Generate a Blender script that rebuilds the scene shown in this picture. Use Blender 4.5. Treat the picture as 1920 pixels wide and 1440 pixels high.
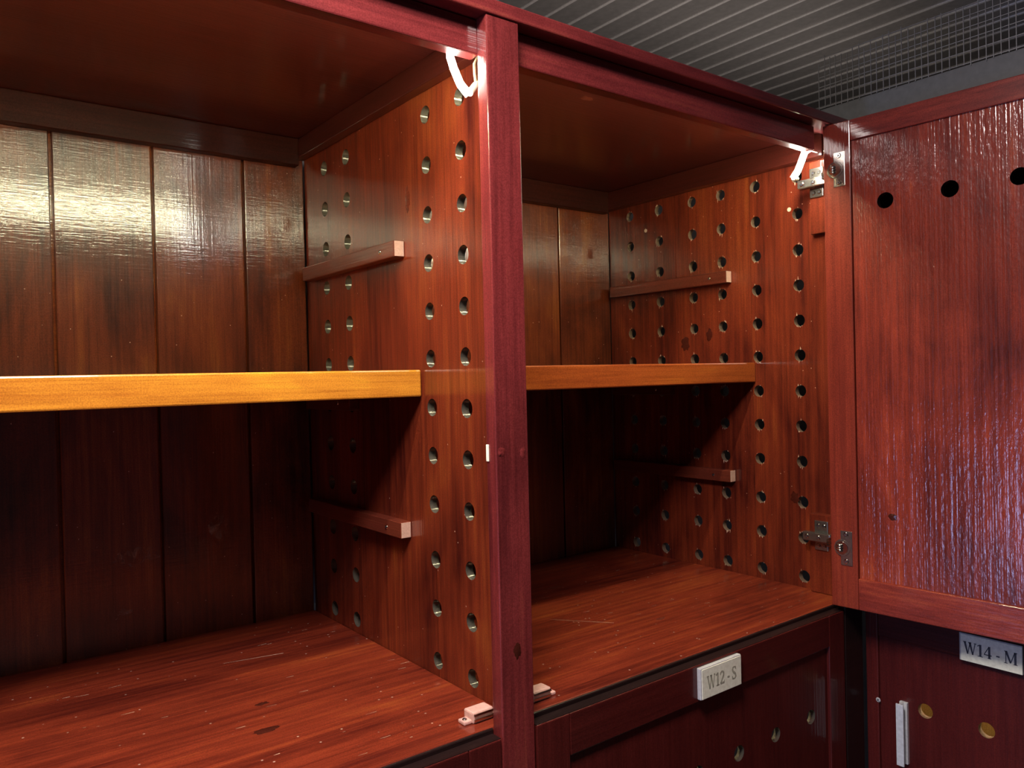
import bpy, bmesh, math, random
from mathutils import Vector, Matrix
random.seed(7)
S = bpy.context.scene
for o in list(bpy.data.objects): bpy.data.objects.remove(o)
C = S.collection
Z0 = 1.10                                   # height of the wardrobe floors above the room floor

# ------------------------------------------------------------------ camera
cam = bpy.data.cameras.new('camera'); co = bpy.data.objects.new('camera', cam); C.objects.link(co)
cam.sensor_width = 36; cam.lens = 1473.9 / 1920 * 36; cam.clip_start = .02
r = Vector((0.79185, -0.61026, -0.02362)); u = Vector((0.02463, -0.00673, 0.99967)); f = Vector((0.61022, 0.79217, -0.0097))
M = Matrix((r, u, -f)).transposed().to_4x4(); M.translation = (-0.5674, -0.7712, 0.4345 + Z0)
co.matrix_world = M
S.camera = co
# ------------------------------------------------------------------ world, exposure, room and fill lights
S.view_settings.view_transform = 'Standard'; S.view_settings.look = 'None'
S.view_settings.gamma = 1; S.view_settings.use_curve_mapping = False
S.view_settings.exposure = -0.08
w = bpy.data.worlds.new('world'); S.world = w; w.use_nodes = True
w.node_tree.nodes['Background'].inputs[0].default_value = (.75, .8, 1, 1)
w.node_tree.nodes['Background'].inputs[1].default_value = .02
def area(name, loc, target, sx, sy, power, col):
    l = bpy.data.lights.new(name, 'AREA'); l.shape = 'RECTANGLE'; l.size = sx; l.size_y = sy; l.energy = power; l.color = col
    o = bpy.data.objects.new(name, l); C.objects.link(o); o.location = loc
    o.rotation_euler = (Vector(target) - Vector(loc)).to_track_quat('-Z', 'Y').to_euler(); return o
area('ceiling_lamp', (-.45, -.42, 2.27), (-.45, -.42, 0), .42, .26, 31, (1, .90, .86))
area('ceiling_fill', (.70, .36, Z0 + .93), (.70, .30, 3), 1.6, .25, 1.0, (1, .87, .79))  # added fill without a fixture above the wardrobe tops, brightens the ceiling
area('daylight_door', (-3.05, -.2, .62), (1, -.2, .95), .5, .9, 22, (.42, .52, 1))
LED_COL = (1, .95, .60); LED_W = 10.5

# ------------------------------------------------------------------ materials
def nt(name):
    m = bpy.data.materials.new(name); m.use_nodes = True; t = m.node_tree; b = t.nodes['Principled BSDF']; return m, t, b
def N(t, kind, **kw):
    n = t.nodes.new(kind)
    for k, v in kw.items():
        if k.startswith('_'): setattr(n, k[1:], v)
        else: n.inputs[k].default_value = v
    return n
def ramp(t, stops):
    n = t.nodes.new('ShaderNodeValToRGB'); e = n.color_ramp.elements
    while len(e) < len(stops): e.new(.5)
    for x, (p, c) in zip(e, stops): x.position = p; x.color = (*c, 1)
    return n
def wood(name, dark, light, axis, rough=.34, bump=.35, blotch=.5, coat=.7, peel=.25, contrast=.5, crough=.09, amber=1.7, speck=0, brush=0, spec=.22):
    m, t, b = nt(name); L = t.links.new
    tc = N(t, 'ShaderNodeTexCoord'); oi = N(t, 'ShaderNodeObjectInfo')
    mul = N(t, 'ShaderNodeMath', _operation='MULTIPLY'); mul.inputs[1].default_value = 37.0; L(oi.outputs['Random'], mul.inputs[0])
    add = N(t, 'ShaderNodeVectorMath', _operation='ADD'); L(tc.outputs['Object'], add.inputs[0]); L(mul.outputs[0], add.inputs[1])
    def mapped(across, along):
        mp = N(t, 'ShaderNodeMapping'); s = [across] * 3; s['xyz'.index(axis)] = along
        mp.inputs['Scale'].default_value = s; L(add.outputs[0], mp.inputs[0]); return mp.outputs[0]
    def noise(vec, scale, det=4, rgh=.6, dist=0):
        n = N(t, 'ShaderNodeTexNoise', Scale=scale, Detail=det, Roughness=rgh, Distortion=dist); L(vec, n.inputs['Vector']); return n.outputs['Fac']
    g1 = noise(mapped(1, .035), 95, 5, .65, .3)          # growth-ring streaks
    g2 = noise(mapped(1, .02), 420, 3, .6)               # pores
    bl = noise(mapped(1, .4), 6.5, 5, .6, .8)                # uneven stain
    k_ = .16 / contrast
    c = ramp(t, [(.5 - k_, dark), (.5 + k_ * .35, light), (.5 + k_ * 1.25, (min(.9, light[0] * amber * .85), light[1] * amber * 1.25, light[2] * amber * .8))])
    mx = N(t, 'ShaderNodeMath', _operation='MULTIPLY_ADD'); mx.inputs[1].default_value = blotch; L(bl, mx.inputs[0])
    sc = N(t, 'ShaderNodeMath', _operation='MULTIPLY'); sc.inputs[1].default_value = 1 - blotch; L(g1, sc.inputs[0]); L(sc.outputs[0], mx.inputs[2])
    L(mx.outputs[0], c.inputs[0])
    pr = ramp(t, [(.3, (.62, .55, .5)), (.5, (1, 1, 1))]); L(g2, pr.inputs[0])
    mm = N(t, 'ShaderNodeMix', _data_type='RGBA', _blend_type='MULTIPLY'); mm.inputs[0].default_value = .55
    L(c.outputs[0], mm.inputs[6]); L(pr.outputs[0], mm.inputs[7]); 
    mot = noise(add.outputs[0], 600, 2, .6); mr = ramp(t, [(.35, (.72, .68, .66)), (.65, (1.18, 1.2, 1.2))]); L(mot, mr.inputs[0])
    m3 = N(t, 'ShaderNodeMix', _data_type='RGBA', _blend_type='MULTIPLY'); m3.inputs[0].default_value = .8
    L(mm.outputs[2], m3.inputs[6]); L(mr.outputs[0], m3.inputs[7]); col = m3.outputs[2]
    if speck:                                            # pale dust specks and worn spots
        vo = N(t, 'ShaderNodeTexVoronoi', Scale=45); L(add.outputs[0], vo.inputs['Vector'])
        sp = ramp(t, [(.0, (1, 1, 1)), (speck, (0, 0, 0))]); L(vo.outputs['Distance'], sp.inputs[0])
        m4 = N(t, 'ShaderNodeMix', _data_type='RGBA'); L(sp.outputs[0], m4.inputs[0]); L(col, m4.inputs[6]); m4.inputs[7].default_value = (.75, .5, .4, 1); col = m4.outputs[2]
    L(col, b.inputs['Base Color'])
    # lacquer relief: brushed streaks plus a little orange peel
    pn = noise(mapped(1, .45), 170, 3, .5)
    gs = noise(mapped(1, .012), 260, 2, .5)
    a1 = N(t, 'ShaderNodeMath', _operation='MULTIPLY_ADD'); a1.inputs[1].default_value = peel; L(pn, a1.inputs[0]); L(gs, a1.inputs[2])
    if brush:                                            # brush marks running across the grain
        mp = N(t, 'ShaderNodeMapping'); mp.inputs['Scale'].default_value = (.06, .06, 1); L(add.outputs[0], mp.inputs[0])
        bn = noise(mp.outputs[0], 330, 3, .6); a2 = N(t, 'ShaderNodeMath', _operation='MULTIPLY_ADD'); a2.inputs[1].default_value = brush; L(bn, a2.inputs[0]); L(a1.outputs[0], a2.inputs[2]); a1 = a2
    bp = N(t, 'ShaderNodeBump', Strength=bump, Distance=.0012); L(a1.outputs[0], bp.inputs['Height'])
    L(bp.outputs[0], b.inputs['Normal']); L(bp.outputs[0], b.inputs['Coat Normal'])
    b.inputs['Roughness'].default_value = max(rough, .34); b.inputs['Coat Weight'].default_value = coat; b.inputs['Coat IOR'].default_value = 1.65; b.inputs['Specular IOR Level'].default_value = spec; b.inputs['Coat Roughness'].default_value = crough
    return m
def plain(name, col, rough=.4, metal=0, emit=0, bump=0, scale=200, ecol=None):
    m, t, b = nt(name); L = t.links.new
    tc = N(t, 'ShaderNodeTexCoord'); n = N(t, 'ShaderNodeTexNoise', Scale=scale, Detail=3); L(tc.outputs['Object'], n.inputs['Vector'])
    c = ramp(t, [(.3, tuple(x * .88 for x in col)), (.7, tuple(min(1, x * 1.08) for x in col))]); L(n.outputs['Fac'], c.inputs[0])
    L(c.outputs[0], b.inputs['Base Color']); b.inputs['Roughness'].default_value = rough; b.inputs['Metallic'].default_value = metal
    if bump:
        bp = N(t, 'ShaderNodeBump', Strength=bump, Distance=.001); L(n.outputs['Fac'], bp.inputs['Height']); L(bp.outputs[0], b.inputs['Normal'])
    if emit:
        b.inputs['Emission Color'].default_value = (*(ecol or LED_COL), 1); b.inputs['Emission Strength'].default_value = emit
    return m
D1, L1 = (.09, .010, .005), (.34, .058, .012)     # varnished inside boards
D2, L2 = (.065, .008, .0095), (.20, .027, .027)    # mahogany frame
MAT = dict(
    wall=wood('stained_pine_vertical', (.05, .0065, .005), (.18, .028, .011), 'z', .34, .26, .58, .8, .3, 1.15, .08, 1.75, .06),
    back=wood('stained_back_board', (.028, .005, .003), (.13, .026, .008), 'z', .34, .17, .68, 1.0, .5, 1.1, .11, 2.2, .05, .9),
    floor=wood('stained_pine_floor', (.075, .009, .006), (.22, .031, .013), 'x', .34, .2, .5, .7, .3, 1.2, .09, 1.8, .085),
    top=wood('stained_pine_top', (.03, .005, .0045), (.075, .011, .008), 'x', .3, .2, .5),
    shelf=wood('honey_shelf_edge', (.28, .075, .008), (.54, .21, .022), 'x', .35, .25, .6, .5, .3, 1.1, .1, 1.4),
    shelf_red=wood('amber_shelf_edge', (.20, .034, .008), (.36, .080, .015), 'x', .35, .25, .55, .5, .3, 1.0, .1, 1.5),
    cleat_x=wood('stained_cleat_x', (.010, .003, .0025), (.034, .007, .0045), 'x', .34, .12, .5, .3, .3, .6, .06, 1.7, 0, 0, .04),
    cleat_y=wood('stained_cleat_y', (.05, .009, .006), (.16, .032, .018), 'y', .3, .25),
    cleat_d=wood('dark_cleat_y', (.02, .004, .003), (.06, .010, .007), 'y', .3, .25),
    frame_z=wood('mahogany_frame_vertical', D2, L2, 'z', .34, .14, .55, .6, .3, .9, .1),
    frame_x=wood('mahogany_frame_horizontal', D2, L2, 'x', .34, .14, .55, .6, .3, .9, .1),
    door_s=wood('mahogany_door_stile', (.075, .009, .007), (.24, .034, .017), 'z', .22, .2, .5, .5, .3, .7),
    frame_y=wood('mahogany_frame_depth', D2, L2, 'y', .34, .14, .55, .6, .3, .9, .1),
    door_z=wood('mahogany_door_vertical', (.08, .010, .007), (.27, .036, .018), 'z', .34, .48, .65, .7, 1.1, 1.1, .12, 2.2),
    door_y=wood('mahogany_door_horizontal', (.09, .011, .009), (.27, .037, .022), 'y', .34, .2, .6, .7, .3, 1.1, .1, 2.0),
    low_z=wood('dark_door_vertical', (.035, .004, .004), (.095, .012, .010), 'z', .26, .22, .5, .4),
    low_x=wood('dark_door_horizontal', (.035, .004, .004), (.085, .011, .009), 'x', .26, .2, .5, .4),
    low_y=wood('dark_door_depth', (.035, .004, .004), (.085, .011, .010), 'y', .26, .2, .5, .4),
    black=wood('black_wood_edge', (.006, .004, .004), (.02, .009, .009), 'x', .34, .12, .5, .12, .3, .5, .15),
    inner=wood('pale_inner_board', (.26, .14, .04), (.40, .23, .07), 'z', .4, .1, .6),
    endgrain=plain('pale_end_grain', (.50, .30, .24), .6, 0, 0, .6, 500),
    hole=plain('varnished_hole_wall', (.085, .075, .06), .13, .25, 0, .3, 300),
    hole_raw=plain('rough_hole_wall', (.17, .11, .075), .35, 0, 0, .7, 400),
    chip=plain('raw_wood_splinter', (.62, .44, .33), .6, 0, 0, .3, 300),
    knot=plain('dark_wood_knot', (.055, .010, .006), .25, 0, 0, .6, 160),
    nickel=plain('bright_nickel', (.62, .58, .52), .16, 1),
    dark_nickel=plain('dark_nickel', (.36, .33, .30), .2, .9),
    aluminium=plain('satin_aluminium', (.82, .85, .90), .35, .35),
    plastic=plain('brown_pink_plastic', (.66, .38, .33), .35),
    led=plain('led_strip_glow', (.9, .9, .8), .4, 0, LED_W * 22),
    led_low=plain('small_led_glow', (.9, .9, .8), .4, 0, LED_W * 7),
    led_hot=plain('led_strip_end_glow', (.9, .9, .8), 0.4, 0, 95, 0, 200, (1, .97, .86)),
    led_back=plain('led_strip_tape', (.75, .70, .52), .5),
    wire=plain('cream_wire', (.80, .72, .42), .45),
    plate=plain('cream_plate', (.97, .95, .78), .3),
    acrylic=plain('grey_acrylic_edge', (.50, .49, .50), .15),
    ink=plain('dark_grey_ink', (.05, .05, .065), .5),
    ink_faint=plain('faded_grey_ink', (.44, .42, .33), .5),
    pvc=plain('grey_ceiling_board', (.36, .345, .335), .35, 0, 0, .05, 60),
    pvc_bead=plain('painted_lit_bead', (.9, .88, .86), .4),  # paler than the planks: light caught on the groove sides, put into the colour
    grey=plain('grey_green_paint', (.16, .163, .155), .5, 0, 0, .1, 90),
    wiremesh=plain('galvanised_wire', (.34, .34, .33), .45, .5),
    wallpaint=plain('grey_wall_paint', (.16, .155, .15), .7, 0, 0, .1, 60),
    floorpaint=plain('pale_room_floor', (.12, .10, .09), .5, 0, 0, .1, 40),
)

def film(name, col, cover, scale):
    m, t, b = nt(name); L = t.links.new; b.inputs['Base Color'].default_value = (*col, 1); b.inputs['Roughness'].default_value = .7
    tc = N(t, 'ShaderNodeTexCoord'); n = N(t, 'ShaderNodeTexNoise', Scale=scale, Detail=5, Roughness=.7, Distortion=1.5); L(tc.outputs['Object'], n.inputs['Vector'])
    rm = ramp(t, [(.48, (0, 0, 0)), (.72, (cover,) * 3)]); L(n.outputs['Fac'], rm.inputs[0]); L(rm.outputs[0], b.inputs['Alpha']); return m
MAT['smudge'] = film('dusty_smudge', (.45, .36, .33), .55, 45)

# ------------------------------------------------------------------ mesh helpers (all coordinates: x right, y into the wardrobe, z above wardrobe floor)
def box(bm, x0, x1, y0, y1, z0, z1, bev=.0012, mi=0, xf=None):
    b2 = bmesh.new(); g = bmesh.ops.create_cube(b2, size=1)['verts']
    for v in g: v.co = ((x0 + x1) / 2 + v.co.x * (x1 - x0), (y0 + y1) / 2 + v.co.y * (y1 - y0), (z0 + z1) / 2 + v.co.z * (z1 - z0))
    if bev: bmesh.ops.bevel(b2, geom=b2.edges[:], offset=bev, segments=2, profile=.5, affect='EDGES')
    merge(bm, b2, mi, xf)
def merge(bm, b2, mi=0, xf=None):
    vs = {v: bm.verts.new(xf(v.co) if xf else v.co) for v in b2.verts}
    for fc in b2.faces:
        try: nf = bm.faces.new([vs[v] for v in fc.verts]); nf.material_index = mi; nf.smooth = fc.smooth
        except ValueError: pass
    b2.free()
def cyl(bm, p0, p1, r0, r1=None, n=14, mi=0, xf=None, smooth=True):
    p0, p1 = Vector(p0), Vector(p1); d = (p1 - p0).normalized(); a = d.orthogonal().normalized(); b = d.cross(a); r1 = r0 if r1 is None else r1
    A = [p0 + (a * math.cos(t) + b * math.sin(t)) * r0 for t in [2 * math.pi * i / n for i in range(n)]]
    B = [p1 + (a * math.cos(t) + b * math.sin(t)) * r1 for t in [2 * math.pi * i / n for i in range(n)]]
    T = (lambda q: xf(q)) if xf else (lambda q: q)
    va = [bm.verts.new(T(q)) for q in A]; vb = [bm.verts.new(T(q)) for q in B]
    for i in range(n):
        fc = bm.faces.new([va[i], va[(i + 1) % n], vb[(i + 1) % n], vb[i]]); fc.smooth = smooth; fc.material_index = mi
    for ring in (list(reversed([T(q) for q in A])), [T(q) for q in B]):
        fc = bm.faces.new([bm.verts.new(q) for q in ring]); fc.material_index = mi
def tube(bm, pts, rad, n=8, mi=0):
    pts = [Vector(p) for p in pts]
    rings = []
    for i, p in enumerate(pts):
        d = (pts[min(i + 1, len(pts) - 1)] - pts[max(i - 1, 0)]).normalized(); a = d.cross(Vector((.3, .2, .93))).normalized(); b = d.cross(a)
        rings.append([bm.verts.new(p + (a * math.cos(2 * math.pi * k / n) + b * math.sin(2 * math.pi * k / n)) * rad) for k in range(n)])
    for A, B in zip(rings, rings[1:]):
        for k in range(n):
            fc = bm.faces.new([A[k], A[(k + 1) % n], B[(k + 1) % n], B[k]]); fc.smooth = True; fc.material_index = mi
    bm.faces.new(rings[0]).material_index = mi; bm.faces.new(list(reversed(rings[-1]))).material_index = mi
def obj(name, bm, mats, parent=None, label=None):
    me = bpy.data.meshes.new(name)
    off = Vector((0, 0, Z0))
    if parent is not None:
        p = parent
        while p is not None: off = off - p.location; p = p.parent
    for v in bm.verts: v.co = v.co + off
    bmesh.ops.recalc_face_normals(bm, faces=bm.faces[:]); bm.to_mesh(me); bm.free()
    for m in (mats if isinstance(mats, (list, tuple)) else [mats]): me.materials.append(MAT[m])
    o = bpy.data.objects.new(name, me); C.objects.link(o)
    if parent is not None: o.parent = parent
    if label: o['label'] = label
    return o
def bobj(name, dims, mat, parent=None, bev=.0012, label=None, xf=None):
    bm = bmesh.new(); box(bm, *dims, bev=bev, xf=xf); return obj(name, bm, mat, parent, label)
def thing(name, label, cat, loc, group=None):
    o = bpy.data.objects.new(name, None); C.objects.link(o); o.empty_display_size = .05
    o.location = (loc[0], loc[1], loc[2] + Z0); o['label'] = label; o['category'] = cat
    if group: o['group'] = group
    return o
def structure(name, dims, mat, bev=0):
    o = bobj(name, dims, mat, None, bev); o['kind'] = 'structure'; return o

def plate(bm, fmap, us, vs, th, cols, rad, n=26):
    """Board in local (u, v, w): w=0 front face, w=th back face, with round holes. cols: {u: [v, ...]}. Slot 1 = hole walls."""
    u0, u1 = us; v0, v1 = vs; cu = sorted(cols)
    ucut = [u0] + [(a + b) / 2 for a, b in zip(cu, cu[1:])] + [u1]
    def P(a, b, c): return bm.verts.new(fmap(a, b, c))
    for ci, uc in enumerate(cu):
        a0, a1 = ucut[ci], ucut[ci + 1]; vv = sorted(cols[uc])
        vcut = [v0] + [(a + b) / 2 for a, b in zip(vv, vv[1:])] + [v1]
        for ri, vc in enumerate(vv):
            b0, b1 = vcut[ri], vcut[ri + 1]; rr = rad * random.uniform(.97, 1.03)
            circ, edge, side = [], [], []
            for i in range(n):
                t = 2 * math.pi * (i + .5) / n; c, s = math.cos(t), math.sin(t)
                circ.append((uc + rr * c, vc + rr * s))
                ku = ((a1 if c > 0 else a0) - uc) / c if abs(c) > 1e-9 else 1e9
                kv = ((b1 if s > 0 else b0) - vc) / s if abs(s) > 1e-9 else 1e9
                k = min(ku, kv); edge.append((uc + k * c, vc + k * s)); side.append(('r' if c > 0 else 'l') if ku < kv else ('t' if s > 0 else 'b'))
            corner = {frozenset('rt'): (a1, b1), frozenset('lt'): (a0, b1), frozenset('lb'): (a0, b0), frozenset('rb'): (a1, b0)}
            for w in (0, th):
                for i in range(n):
                    j = (i + 1) % n; poly = [circ[i], edge[i]]
                    if side[i] != side[j] and frozenset((side[i], side[j])) in corner: poly.append(corner[frozenset((side[i], side[j]))])
                    poly += [edge[j], circ[j]]
                    bm.faces.new([P(a, b, w) for a, b in poly])
            ra = [P(a, b, 0) for a, b in circ]; rb = [P(a, b, th) for a, b in circ]
            for i in range(n):
                j = (i + 1) % n; fc = bm.faces.new([ra[i], ra[j], rb[j], rb[i]]); fc.material_index = 1; fc.smooth = True
    for A in (((u0, v0), (u1, v0)), ((u1, v0), (u1, v1)), ((u1, v1), (u0, v1)), ((u0, v1), (u0, v0))):
        (a, b), (c, d) = A; bm.faces.new([P(a, b, 0), P(c, d, 0), P(c, d, th), P(a, b, th)])
def recess_panel(bm, fmap, us, vs, th):
    box2 = bmesh.new(); box(box2, us[0], us[1], vs[0], vs[1], 0, th, 0); merge(bm, box2, 0, lambda q: fmap(q.x, q.y, q.z))
def blob(bm, center, ax1, ax2, nrm, r1, r2, h, n=18, seed=0):
    rn = random.Random(seed); c = Vector(center); a, b, k = Vector(ax1), Vector(ax2), Vector(nrm)
    ring = []
    for i in range(n):
        t = 2 * math.pi * i / n; q = rn.uniform(.75, 1.15); ring.append(bm.verts.new(c + a * r1 * q * math.cos(t) + b * r2 * q * math.sin(t) - k * .0002))
    inner = [bm.verts.new(c + (v.co - c) * .55 + k * h * rn.uniform(.5, 1.3)) for v in ring]; top = bm.verts.new(c + k * h * .7)
    for i in range(n):
        j = (i + 1) % n
        bm.faces.new([ring[i], ring[j], inner[j], inner[i]]).smooth = True; bm.faces.new([inner[i], inner[j], top]).smooth = True
def screw(bm, p, nrm, rad=.0032, mi=0, xf=None):
    p, nrm = Vector(p), Vector(nrm); cyl(bm, p, p + nrm * .0012, rad, rad * .75, 12, mi, xf)
    a = nrm.orthogonal().normalized(); b = nrm.cross(a)
    for d in (a, b):
        e = nrm.cross(d); q = bmesh.new(); pts = [p + nrm * .0013 + d * s * rad * .6 + e * t * rad * .13 for s, t in ((-1, -1), (1, -1), (1, 1), (-1, 1))]
        bm.faces.new([bm.verts.new(xf(x) if xf else x) for x in pts]).material_index = 1; q.free()

# serif lettering as flat strokes: each glyph is a list of polylines of (x, y, half width)
def glyphs(ch):
    t, n, s = .085, .032, .028
    ser = lambda x, y, w=.13: [(x - w, y, s), (x + w, y, s)]
    if ch == 'W': return 1.02, [[(.10, 1, t), (.33, 0, t * .7)], [(.33, 0, n), (.52, .95, n)], [(.50, 1, t), (.73, 0, t * .7)], [(.73, 0, n), (.93, 1, n)], ser(.10, .98), ser(.50, .98), ser(.93, .98, .1)]
    if ch == 'M': return .98, [[(.14, 0, n), (.14, 1, n)], [(.16, 1, t), (.49, .08, t * .7)], [(.49, .08, n), (.80, 1, n)], [(.84, 0, t), (.84, 1, t)], ser(.14, .02), ser(.84, .02, .15), ser(.12, .98, .09), ser(.86, .98, .12)]
    if ch == '1': return .55, [[(.30, 0, t), (.30, 1, t)], [(.07, .84, n), (.24, .95, n * 1.3)], ser(.30, .02, .2)]
    if ch == '4': return .64, [[(.44, 0, t), (.44, 1, t)], [(.42, .98, n), (.05, .30, n)], [(.03, .28, .04), (.62, .28, .04)], ser(.44, .02, .14)]
    if ch == '-': return .46, [[(.10, .36, .055), (.36, .36, .055)]]
    if ch == ' ': return .22, []
    if ch == '2':
        p = [(.08, .74, .05), (.10, .88, .05), (.22, .98, .045), (.36, .97, .06), (.47, .85, t), (.47, .70, t), (.38, .50, .07), (.22, .28, .05), (.07, .07, .04)]
        return .62, [p, [(.05, .06, .06), (.54, .06, .06)], [(.53, .04, n), (.57, .24, n)]]
    if ch == 'S':
        p = [(.48, .80, .03), (.42, .93, .04), (.28, .98, .04), (.14, .92, .06), (.09, .76, t), (.16, .60, t), (.32, .48, t), (.46, .34, t), (.48, .18, t), (.38, .05, .05), (.24, .02, .04), (.12, .08, .04), (.07, .22, .03)]
        return .60, [p, [(.49, .76, n), (.49, .99, n)], [(.06, .02, n), (.06, .26, n)]]
def lettering(text, height, fmap, depth=.0004):
    """centred strokes; fmap(a, b, c) maps right, up, out to space"""
    bm = bmesh.new(); W = sum(glyphs(c)[0] for c in text); x = -W / 2; k = height
    for ch in text:
        adv, strokes = glyphs(ch)
        for st in strokes:
            P = [Vector((a, b)) for a, b, _ in st]; left, right = [], []
            for i, (a, b, h) in enumerate(st):
                d = (P[min(i + 1, len(P) - 1)] - P[max(i - 1, 0)]).normalized(); nn = Vector((-d.y, d.x)) * h
                left.append(P[i] + nn); right.append(P[i] - nn)
            for i in range(len(st) - 1):
                q = [left[i], left[i + 1], right[i + 1], right[i]]
                bm.faces.new([bm.verts.new(fmap((x + v.x) * k, (v.y - .5) * k, depth)) for v in q])
        x += adv
    return bm

# ------------------------------------------------------------------ the room
H = 1.2845; PITCH = .0723
ceil = structure('ceiling', (-3.2, 2.3, -3.6, .80, H + .012, H + .04), 'wallpaint')
x = .5795 - PITCH * 52
plank_me = bead_me = None
while x < 2.25:
    if plank_me is None:
        bm = bmesh.new(); box(bm, -PITCH + .003, -.003, -3.55, .74, H, H + .012, .0012); po = obj('ceiling_plank', bm, 'pvc', ceil); plank_me = po.data
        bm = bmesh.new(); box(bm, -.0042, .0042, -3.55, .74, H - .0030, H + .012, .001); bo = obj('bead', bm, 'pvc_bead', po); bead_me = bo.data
    else:
        po = bpy.data.objects.new('ceiling_plank', plank_me); C.objects.link(po); po.parent = ceil
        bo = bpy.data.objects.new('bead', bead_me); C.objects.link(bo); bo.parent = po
    po.location = (x, 0, 0); x += PITCH
structure('wall_back', (-3.2, 2.3, .74, .80, -Z0, H), 'wallpaint')
structure('wall_right', (2.24, 2.3, -3.6, .74, -Z0, H), 'wallpaint')
structure('wall_left', (-3.2, -3.14, -3.6, .74, -Z0, H), 'wallpaint')
structure('wall_front', (-3.14, 2.24, -3.66, -3.6, -Z0, H), 'wallpaint')
structure('floor', (-3.2, 2.3, -3.66, .80, -Z0 - .05, -Z0), 'floorpaint')

# ------------------------------------------------------------------ wardrobes
D = .643; XL = .038; XR = .842; TH = .012
ROWS = [.022, .099, .170, .251, .322, .392, .463, .532, .602, .672, .744, .817]
GW = 'stained wooden wardrobes in the corner run'
wl = thing('wardrobe', 'open stained wardrobe left of the center stile, wide glowing back boards inside', 'wardrobe', (-.35, .33, -.60), GW)
wr = thing('wardrobe', 'open stained wardrobe right of the center stile with its door swung open', 'wardrobe', (.44, .33, -.60), GW)
wc = thing('wardrobe', 'closed dark wardrobe behind the open door, its lower door marked W14 - M', 'wardrobe', (1.15, -.40, -.60), GW)
for e in (wl, wr, wc): pass

def back_boards(parent, edges):
    for a, b in zip(edges, edges[1:]):
        yo = random.uniform(0, .0012)
        bobj('back_board', (a + .0022, b - .0022, D + yo, D + .014, -.02, .889), 'back', parent, .0016)
    bobj('back_sheet', (edges[0], edges[-1], D + .014, D + .018, -.02, .889), 'shelf_red', parent, 0)
back_boards(wl, [-.754, -.683, -.532, -.380, -.231, -.078, .038])
back_boards(wr, [.0508, .072, .222, .372, .522, .672, .842])

for c, rx, rz, sd in (((-.136, D - .0002, .178), .020, .030, 31), ((-.270, D - .0002, .150), .035, .016, 32), ((-.300, D - .0002, .060), .022, .008, 33)):
    bm = bmesh.new(); blob(bm, c, (1, 0, 0), (0, 0, 1), (0, -1, 0), rx, rz, .0002, 20, sd); obj('smudge', bm, 'smudge', wl)
# shared side wall with its four rows of holes
bm = bmesh.new()
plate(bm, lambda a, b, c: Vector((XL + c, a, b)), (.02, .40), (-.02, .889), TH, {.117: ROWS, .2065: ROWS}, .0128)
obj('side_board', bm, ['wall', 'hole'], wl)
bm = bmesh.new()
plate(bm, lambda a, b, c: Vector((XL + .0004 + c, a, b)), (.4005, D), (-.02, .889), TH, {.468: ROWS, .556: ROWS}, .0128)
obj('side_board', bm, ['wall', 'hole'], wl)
bobj('side_board', (-.754, -.742, .02, D, -.02, .889), 'wall', wl)
# right side wall: three boards
RC = [(.022, .2283, {.1175: ROWS, .2145: ROWS}), (.2293, .430, {.302: ROWS, .381: ROWS}), (.431, D, {.4785: ROWS, .571: ROWS})]
for i, (a, b, cols) in enumerate(RC):
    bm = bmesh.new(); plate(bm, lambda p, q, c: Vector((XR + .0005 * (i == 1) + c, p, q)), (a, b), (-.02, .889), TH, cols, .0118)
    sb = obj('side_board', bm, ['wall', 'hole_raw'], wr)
    # torn fibres above and below the drilled holes
    bm = bmesh.new()
    for uc in cols:
        for vc in cols[uc]:
            for sgn in (-1, 1):
                for k in range(random.randint(2, 4) if sgn < 0 else random.randint(1, 3)):
                    y = uc + random.uniform(-.0085, .0085); h = math.sqrt(max(0, .0118 ** 2 - (y - uc) ** 2)) - .0006
                    ln = random.uniform(.002, .0055) * (1.5 if random.random() < .15 else 1); wd = random.uniform(.0006, .0013)
                    bm.faces.new([bm.verts.new(Vector((XR - .0003, yy, vc + sgn * zz))) for yy, zz in ((y - wd, h), (y + wd, h), (y + wd * .2, h + ln))])
    t = obj('torn_fibres', bm, 'chip', sb); t['kind'] = 'stuff'

def knot(name, parent, c, a1, a2, n, r1, r2, seed, mat='knot', h=.0009):
    bm = bmesh.new(); blob(bm, c, a1, a2, n, r1, r2, h, 18, seed); return obj(name, bm, mat, parent)
X, Y, Z = (1, 0, 0), (0, 1, 0), (0, 0, 1); NX, NY = (-1, 0, 0), (0, -1, 0)
knot('knot', wr, (XR, .407, .499), Y, Z, NX, .012, .017, 1); knot('knot', wr, (XR, .339, .516), Y, Z, NX, .008, .014, 2)
knot('knot', wr, (XR, .136, .178), Y, Z, NX, .010, .014, 3); knot('knot', wr, (XR, .135, .857), Y, Z, NX, .005, .012, 4)
knot('knot', wl, (XL, .262, .704), Y, Z, NX, .007, .022, 5, 'cleat_y', .002)
for yy, zz in ((.1349, .7554), (.52, .775)):
    bm = bmesh.new(); cyl(bm, (XR + .001, yy, zz), (XR - .001, yy, zz), .0042); obj('dowel_plug', bm, 'chip', wr)

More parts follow.
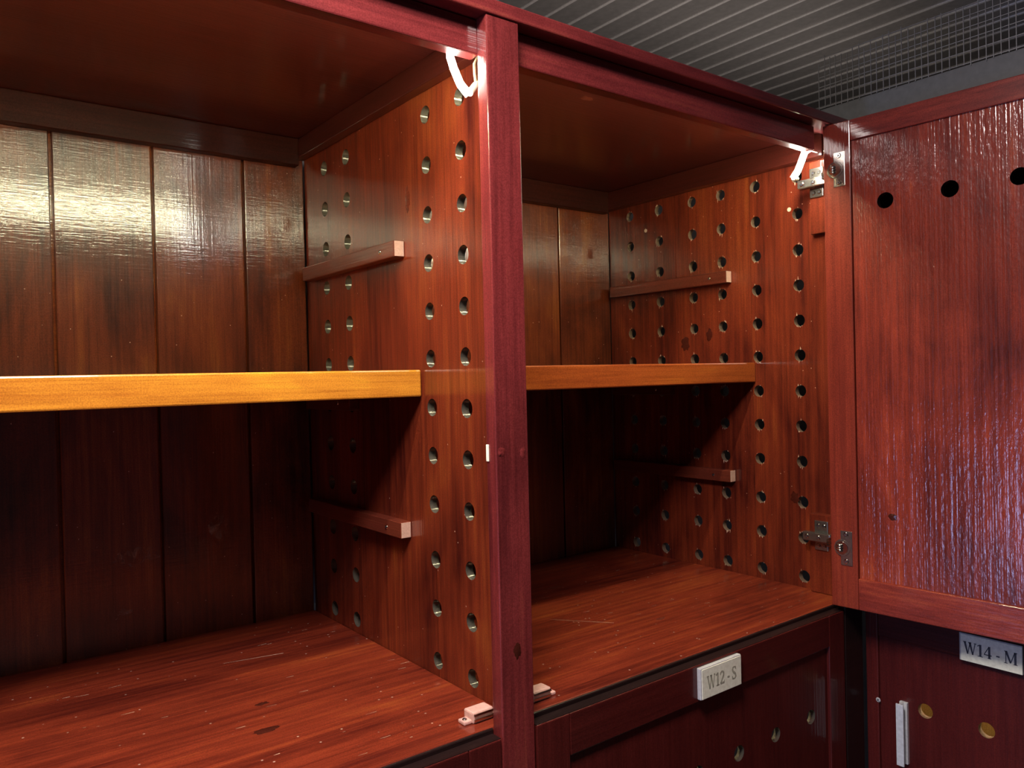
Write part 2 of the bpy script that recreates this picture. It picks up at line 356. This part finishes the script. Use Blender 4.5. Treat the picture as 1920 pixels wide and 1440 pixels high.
# floors, tops, cleats, battens
def scratches(parent, segs, z):
    bm = bmesh.new()
    for (xa, ya), (xb, yb), wd in segs:
        a, b = Vector((xa, ya, z)), Vector((xb, yb, z)); n_ = Vector((-(b - a).y, (b - a).x, 0)).normalized() * wd
        bm.faces.new([bm.verts.new(q) for q in (a - n_ * .3, a + n_ * .3, b + n_, b - n_)])
    o = obj('scratch', bm, 'chip', parent); o['kind'] = 'stuff'
fl = bobj('floor_board', (-.742, .0375, .02, D, -.02, 0), 'floor', wl, .002)
fr = bobj('floor_board', (.0508, XR, .02, D, -.02, 0), 'floor', wr, .002)
knot('knot', fl, (-.222, .197, 0), X, Y, Z, .018, .009, 6, h=.0012); knot('knot', fl, (-.198, .280, 0), X, Y, Z, .012, .006, 7)
knot('knot', fr, (.479, .172, 0), X, Y, Z, .013, .006, 8, 'cleat_y'); knot('knot', fr, (.473, .453, 0), X, Y, Z, .03, .012, 9, 'cleat_y', .0004)
rs = random.Random(3); seg = [((-.190, .470), (-.100, .452), .0007)]
for k in range(26):
    x_, y_ = rs.uniform(-.42, .02), rs.uniform(.05, .55); l_ = rs.uniform(.003, .018); seg.append(((x_, y_), (x_ + l_, y_ + rs.uniform(-.2, .1) * l_), rs.uniform(.0002, .0006)))
scratches(fl, seg, .0003)
seg = [((.33, .30), (.40, .21), .0005)]
for k in range(22):
    x_, y_ = rs.uniform(.3, .82), rs.uniform(.05, .5); l_ = rs.uniform(.003, .016); seg.append(((x_, y_), (x_ + l_, y_ + rs.uniform(-.2, .1) * l_), rs.uniform(.0002, .0005)))
scratches(fr, seg, .0003)
bobj('floor_edge', (-.742, -.0005, .018, .034, -.040, -.001), 'black', wl, .002)
bobj('floor_edge', (.0508, .7835, .018, .034, -.040, -.001), 'black', wr, .002)
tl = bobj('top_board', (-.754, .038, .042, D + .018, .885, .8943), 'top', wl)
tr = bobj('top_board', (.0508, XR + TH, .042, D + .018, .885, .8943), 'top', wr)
knot('knot', tr, (.324, .168, .885), X, Y, (0, 0, -1), .016, .008, 10, 'cleat_y', .0008)
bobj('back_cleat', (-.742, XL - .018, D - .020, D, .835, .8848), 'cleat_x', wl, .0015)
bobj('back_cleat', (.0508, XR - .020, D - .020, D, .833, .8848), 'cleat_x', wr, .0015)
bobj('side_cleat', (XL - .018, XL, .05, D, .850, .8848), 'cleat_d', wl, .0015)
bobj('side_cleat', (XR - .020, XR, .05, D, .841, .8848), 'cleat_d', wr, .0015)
bobj('top_rail', (-.735, .004, .02, .040, .832, .875), 'frame_x', wl, .002)
bobj('top_rail', (.051, .7475, .02, .040, .832, .875), 'frame_x', wr, .002)
def batten(parent, x0, x1, y0, y1, z0, z1, inward):
    if .35 < z0 < .45: y0 = .44
    bm = bmesh.new(); box(bm, x0, x1, y0, y1, z0, z1, .0014); o = obj('shelf_batten', bm, 'cleat_y', parent)
    if y0 < .4: bobj('end_face', (x0 + .001, x1 - .001, y0 - .0006, y0 + .001, z0 + .001, z1 - .001), 'endgrain', o, .0003, 'pale raw end grain')
    bm = bmesh.new(); screw(bm, (inward, y0 + .045, (z0 + z1) / 2), NX, .0035); obj('screw', bm, ['nickel', 'ink'], o)
for z0 in (.6195, .383, .192): batten(wl, XL - .018, XL, .2755, .62, z0, z0 + .025, XL - .018)
for z0 in (.624, .383, .1965): batten(wr, XR - .018, XR, .2775, .628, z0, z0 + .0255, XR - .018)
for z0 in (.6195, .383, .192): batten(wl, -.742, -.724, .2755, .62, z0, z0 + .025, -.724)

# hinge blocks on the right wall
bobj('hinge_block', (.826, XR, .0205, .094, .0005, .153), 'wall', wr, .0012)
bobj('hinge_block', (.826, XR, .0205, .080, .695, .834), 'wall', wr, .0012)

# magnetic catches
def catch(parent, x0, y0):
    bm = bmesh.new(); box(bm, x0, x0 + .054, y0 + .003, y0 + .018, 0, .005, .0015); box(bm, x0 + .011, x0 + .043, y0, y0 + .021, 0, .0145, .0022)
    o = obj('magnetic_catch', bm, 'plastic', parent, 'brown pink plastic magnetic catch')
    for zz in (.0032, .0098): bobj('magnet_plate', (x0 + .0125, x0 + .0415, y0 - .002, y0 + .004, zz, zz + .0028), 'nickel', o, .0004)
    for xx in (x0 + .0055, x0 + .0485):
        bm = bmesh.new(); screw(bm, (xx, y0 + .0105, .005), Z, .0034); obj('screw', bm, ['nickel', 'ink'], o)
catch(wl, -.0275, .040); catch(wr, .069, .040)

# ------------------------------------------------------------------ face frame
ff = thing('face_frame', 'dark red front frame with cornice and center stile joining the two open wardrobes', 'frame', (.03, .02, -.60))
bobj('cornice', (-.84, .847, -.003, .042, .876, .8945), 'frame_x', ff, .0018)
st = bobj('stile', (0, .05, 0, .0205, -.62, .8757), 'frame_z', ff, .0015)
bobj('stile', (-.785, -.735, 0, .0205, -.62, .8757), 'frame_z', ff, .0015)
bobj('corner_post', (.7845, .8445, 0, .0205, -.62, .8757), 'black', ff, .0015)
knot('knot', st, (.025, 0, .094), X, Z, NY, .0065, .012, 11); knot('knot', st, (.008, 0, .342), X, Z, NY, .006, .008, 12, 'frame_x', .0012); knot('knot', st, (.041, 0, .339), X, Z, NY, .005, .009, 13, 'frame_x', .0012)
bobj('door_buffer', (-.0016, .0003, .0150, .0195, .330, .351), 'plate', ff, .0006, 'small white door buffer')

# ------------------------------------------------------------------ the open upper door of the right wardrobe
xh, yh, th = .7615, .012, math.radians(3.9)
DS, DN = Vector((math.sin(th), -math.cos(th), 0)), Vector((-math.cos(th), -math.sin(th), 0))   # along the door, out of its inside face
def dm(s, z, d): return Vector((xh, yh, 0)) + DS * s + DN * (-d) + Vector((0, 0, z))
dxf = lambda q: dm(q.x, q.y, q.z)                    # (along, up, depth behind the inside face)
DW, DB, DT = .728, .004, .8745
def dbox(name, s0, s1, z0, z1, d0, d1, mat, parent, bev=.0014, label=None):
    bm = bmesh.new(); box(bm, s0, s1, z0, z1, d0, d1, bev, 0, dxf); return obj(name, bm, mat, parent, label)
bm = bmesh.new()
HZ = .722
plate(bm, lambda a, b, c: dm(a, b, .005 + c), (.050, DW - .050), (.058, .838), .012, {s: [HZ] for s in (.1065, .2095, .3085, .41, .512, .614)}, .0135)
door = obj('door', bm, ['door_z', 'black'], wr, 'open panelled door with a row of round holes')
dbox('door_stile', 0, .0490, DB, DT, 0, .020, 'door_s', door); dbox('door_stile', DW - .049, DW, DB, DT, 0, .020, 'door_s', door)
dbox('door_rail', .0492, DW - .0492, .8375, DT, .0002, .020, 'door_y', door); dbox('door_rail', .0492, DW - .0492, DB, .0600, .0002, .020, 'door_y', door)
bm = bmesh.new(); blob(bm, dm(.109, .176, .005), DS, Z, DN, .009, .007, .001, 16, 21); obj('knot', bm, 'knot', door)
# concealed hinges
def hinge(zc, by):
    bm = bmesh.new()
    box(bm, .0190, .0400, zc - .031, zc + .031, -.0016, .001, .0008, 0, dxf)                       # cup flange
    c2 = bmesh.new(); cyl(c2, (.022, zc, .001), (.022, zc, -.0024), .0160, .0145, 24); merge(bm, c2, 0, dxf)
    h = obj('hinge', bm, ['dark_nickel'], wr, 'nickel concealed hinge')
    bm = bmesh.new(); c2 = bmesh.new(); cyl(c2, (.021, zc, -.0020), (.021, zc, -.0030), .0125, .0115, 20); merge(bm, c2, 0, dxf); obj('hinge_cup', bm, 'nickel', h)
    for zz in (-.024, .024):
        bm = bmesh.new(); screw(bm, (.0290, zc + zz, -.0016), (0, 0, -1), .0048, 0, dxf); obj('screw', bm, ['nickel', 'ink'], h)
    bm = bmesh.new(); fx = .826
    box(bm, fx - .003, fx, by + .006, by + .034, zc - .027, zc + .030, .0012)                             # wing plate on the block
    box(bm, fx - .017, fx - .003, by - .006, by + .052, zc - .0085, zc + .0085, .002)              # arm body
    obj('hinge_plate', bm, 'dark_nickel', h)
    bm = bmesh.new(); p = [(fx - .010, by - .004, zc), (fx - .024, by - .014, zc + .001), (fx - .044, by - .018, zc)] + [tuple(dm(.020, zc, -.006)), tuple(dm(.022, zc, -.002))]
    for off in (-.0045, 0, .0045): tube(bm, [(a, b, c + off) for a, b, c in p], .0028, 8)
    obj('hinge_link', bm, 'nickel', h)
    for yy, zz in ((by + .014, .020), (by + .026, .020), (by + .014, -.018), (by + .026, -.018)):
        bm = bmesh.new(); screw(bm, (fx - .003, yy, zc + zz), NX, .0042); obj('screw', bm, ['nickel', 'ink'], h)
    for yy in (by + .018, by + .042):
        bm = bmesh.new(); screw(bm, (fx - .017, yy, zc), NX, .0045); obj('screw', bm, ['nickel', 'ink'], h)
hinge(.1115, .048); hinge(.791, .044)

# ------------------------------------------------------------------ lower doors
def name_plate(parent, fmap, w, h, text, th_, ink, lh):
    bm = bmesh.new(); b2 = bmesh.new(); box(b2, -w / 2, w / 2, -h / 2, h / 2, 0, th_ - .0006, .0012); merge(bm, b2, 0, lambda q: fmap(q.x, q.y, q.z))
    o = obj('name_plate', bm, 'acrylic', parent, 'cream name plate reading ' + text)
    bm = bmesh.new(); b2 = bmesh.new(); box(b2, -w / 2 + .0025, w / 2 - .0005, -h / 2 + .0005, h / 2 - .002, th_ - .0010, th_, .0006); merge(bm, b2, 0, lambda q: fmap(q.x, q.y, q.z))
    obj('plate_face', bm, 'plate', o)
    obj('lettering', lettering(text, lh, lambda a, b, c: fmap(a, b, th_ + c)), ink, o)
def top_edge(parent, x0, x1): bobj('top_edge', (x0, x1, .0012, .0199, -.0081, -.0074), 'black', parent, 0, 'black door top edge')  # thin black cap laid on the door top so the band there stays dark
# left wardrobe
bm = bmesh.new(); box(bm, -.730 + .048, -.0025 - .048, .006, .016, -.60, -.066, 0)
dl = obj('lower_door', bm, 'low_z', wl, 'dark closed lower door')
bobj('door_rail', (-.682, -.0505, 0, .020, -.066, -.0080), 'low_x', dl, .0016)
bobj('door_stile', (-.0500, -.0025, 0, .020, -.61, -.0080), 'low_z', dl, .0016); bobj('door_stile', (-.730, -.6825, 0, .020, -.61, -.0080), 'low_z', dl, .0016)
top_edge(dl, -.730, -.0025)
# right wardrobe
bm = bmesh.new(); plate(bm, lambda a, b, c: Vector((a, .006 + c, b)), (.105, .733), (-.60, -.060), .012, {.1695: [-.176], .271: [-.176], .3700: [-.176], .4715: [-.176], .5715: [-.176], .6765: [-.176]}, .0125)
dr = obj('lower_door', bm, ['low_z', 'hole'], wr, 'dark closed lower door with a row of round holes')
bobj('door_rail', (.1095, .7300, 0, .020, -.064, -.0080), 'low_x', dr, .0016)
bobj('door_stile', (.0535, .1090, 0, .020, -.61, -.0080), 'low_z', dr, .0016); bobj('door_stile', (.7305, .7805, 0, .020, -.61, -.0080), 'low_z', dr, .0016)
top_edge(dr, .0535, .7805)
name_plate(wr, lambda a, b, c: Vector((.414 + a, -c, -.0350 + b)), .0985, .0478, 'W12 - S', .008, 'ink_faint', .0195)
# inside of the lower compartments: back, lined so light inside shows through the holes
bobj('lower_back', (.0508, XR, .36, .37, -.61, -.042), 'back', wr, 0)
# third wardrobe, at a right angle
XW = .852
bm = bmesh.new(); plate(bm, lambda a, b, c: Vector((XW + .006 + c, a, b)), (-.690, -.020), (-.60, -.060), .012, {-.1063 - .1004 * k: [-.180] for k in range(6)}, .0130)
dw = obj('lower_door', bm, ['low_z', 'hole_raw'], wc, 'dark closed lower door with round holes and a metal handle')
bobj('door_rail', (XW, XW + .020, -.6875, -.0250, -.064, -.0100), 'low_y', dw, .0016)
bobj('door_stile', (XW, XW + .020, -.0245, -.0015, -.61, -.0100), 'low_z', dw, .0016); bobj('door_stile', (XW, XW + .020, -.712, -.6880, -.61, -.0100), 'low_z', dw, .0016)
name_plate(wc, lambda a, b, c: Vector((XW - c, -.2185 - a, -.0435 + b)), .0965, .0475, 'W14 - M', .006, 'ink', .0200)
bm = bmesh.new(); hz0, hz1 = -.286, -.1740
box(bm, XW, XW + .0065, -.0765, -.0625, hz0, hz1, .0006); box(bm, XW - .012, XW + .001, -.0715, -.0675, hz0, hz1, .0003); box(bm, XW - .0145, XW - .0115, -.0765, -.0630, hz0, hz1, .0008)
obj('handle', bm, 'aluminium', wc, 'satin aluminium bar handle')
bm = bmesh.new(); screw(bm, (XW, -.0235, -.184), NX, .0045); obj('bumper', bm, ['acrylic', 'ink'], wc)
bobj('upper_door', (XW, XW + .020, -.712, -.0015, -.004, .872), 'low_z', wc, .0016)
bobj('cornice', (XW - .005, XW + .04, -1.2, -.0035, .876, .8945), 'frame_y', wc, .0018)
bobj('top_board', (XW + .04, 1.50, -1.2, .0, .882, .8943), 'top', wc)
bobj('side_panel', (XW + .022, 1.50, -.012, 0, -.62, .882), 'wall', wc); bobj('side_panel', (XW + .022, 1.50, -.724, -.712, -.62, .882), 'wall', wc)
bobj('back_panel', (1.49, 1.50, -.712, -.012, -.62, .882), 'shelf_red', wc, 0)
bobj('inner_panel', (XW + .10, XW + .112, -.712, -.012, -.62, -.03), 'inner', wc, 0)
bobj('floor_board', (XW + .022, 1.49, -.712, -.012, -.028, -.010), 'floor', wc)

# mesh screen above it
ms = thing('mesh_screen', 'grey welded wire mesh screen on a board above the open door, below the ceiling', 'screen', (.90, -.5, .8945))
bobj('base_board', (.90, .918, -1.2, .10, .8945, .9545), 'grey', ms, .001)
bm = bmesh.new(); yy = .098
while yy > -1.2:
    zt = random.uniform(1.045, 1.062); zb = .956 - random.uniform(-.001, .005)
    j = random.uniform(-.0008, .0008); box(bm, .8975, .8987, yy - .0006 + j, yy + .0006 + j, zb, zt, 0); yy -= .0118
for zz in (.957, .9775, .999, 1.0185, 1.0385, 1.056):
    box(bm, .8985, .8999, -1.2, .10, zz - .0007, zz + .0007, 0)
mo = obj('wire_mesh', bm, 'wiremesh', ms); mo['kind'] = 'stuff'

# ------------------------------------------------------------------ shelves
sl = bobj('shelf', (-.738, XL - .0025, .2310, .618, .408, .4475), 'shelf', None, .0022)
sl['label'] = 'honey-coloured wooden shelf with a bright front edge in the left wardrobe'; sl['category'] = 'shelf'; sl['group'] = 'shelves inside the open wardrobes'
s2 = bobj('shelf', (.0525, XR - .0025, .2200, .626, .4105, .4512), 'shelf_red', None, .0022)
s2['label'] = 'reddish amber wooden shelf in the right wardrobe, past the center stile'; s2['category'] = 'shelf'; s2['group'] = 'shelves inside the open wardrobes'

# ------------------------------------------------------------------ led strips: a run behind the top rail facing down and a loose end hanging at the right
def strip(name, label, x0, x1, loose, width_dir, conn):
    t = thing(name, label, 'light', ((x0 + x1) / 2, .05, .86), 'led strips under the top rails')
    for nm, off, mt in (('tape', 0, 'led_back'), ('lit_strip', .0008, 'led')):
        tilt = lambda q: Vector((q.x, .0415 + .85 * q.y + .53 * q.z, .840 + .53 * q.y - .85 * q.z))     # faces back and down
        bm = bmesh.new(); box(bm, x0, x1, 0 if off == 0 else .0005, .010 if off == 0 else .0095, off, off + .0007, 0, 0, tilt); obj(nm, bm, mt, t)
    bm = bmesh.new(); pts = [Vector(p) for p in loose]; wv = Vector(width_dir)
    rows = []
    for i, p in enumerate(pts):
        d = (pts[min(i + 1, len(pts) - 1)] - pts[max(i - 1, 0)]).normalized(); n_ = d.cross(wv).normalized() * .0008
        rows.append([bm.verts.new(p + q) for q in (wv * .0058 + n_, wv * .0058 - n_, -wv * .0058 - n_, -wv * .0058 + n_)])
    for A, B in zip(rows, rows[1:]):
        for k in range(4): bm.faces.new([A[k], A[(k + 1) % 4], B[(k + 1) % 4], B[k]])
    bm.faces.new(rows[0]); bm.faces.new(rows[-1])
    obj('loose_end', bm, 'led_hot', t)
    conn(t)
def conn_left(t):
    bm = bmesh.new(); tube(bm, [(.006, .047, .7945), (.013, .050, .8010), (.020, .052, .8085), (.026, .054, .8130)], .0048, 10); obj('connector', bm, 'led_back', t)
    for k in (0, 1):
        bm = bmesh.new(); tube(bm, [(.021 + .003 * k, .053, .8105), (.017 + .006 * k, .050, .822), (.0155 + .005 * k, .048, .833), (.021 + .003 * k, .0475, .8445)], .0022, 8); obj('wire', bm, 'wire', t)
def conn_right(t):
    bm = bmesh.new(); tube(bm, [(.757, .070, .7935), (.765, .072, .7925), (.774, .074, .7945)], .0044, 10); obj('connector', bm, 'led_back', t)
strip('led_strip', 'glowing led strip end hanging below the left wardrobe rail beside the center stile', -.730, -.020,
      [(-.024, .046, .8455), (-.0235, .0455, .834), (-.018, .0455, .819), (-.0085, .046, .802), (.004, .046, .791)], (.75, .0, .66), conn_left)
strip('led_strip', 'glowing led strip end hanging by the upper hinge of the open door', .060, .792,
      [(.800, .066, .850), (.7925, .068, .846), (.784, .069, .830), (.772, .070, .809), (.757, .070, .794)], (.56, -.75, -.35), conn_right)
# light inside the third wardrobe's and second wardrobe's lower compartments, seen through their door holes
def small_led(x0, x1, y0, y1, z, parent):
    bm = bmesh.new(); box(bm, x0, x1, y0, y1, z, z + .002, 0); obj('inner_led', bm, 'led_low', parent)
small_led(XW + .050, XW + .058, -.690, -.030, -.0325, wc)
small_led(.07, .80, .044, .052, -.046, wr)
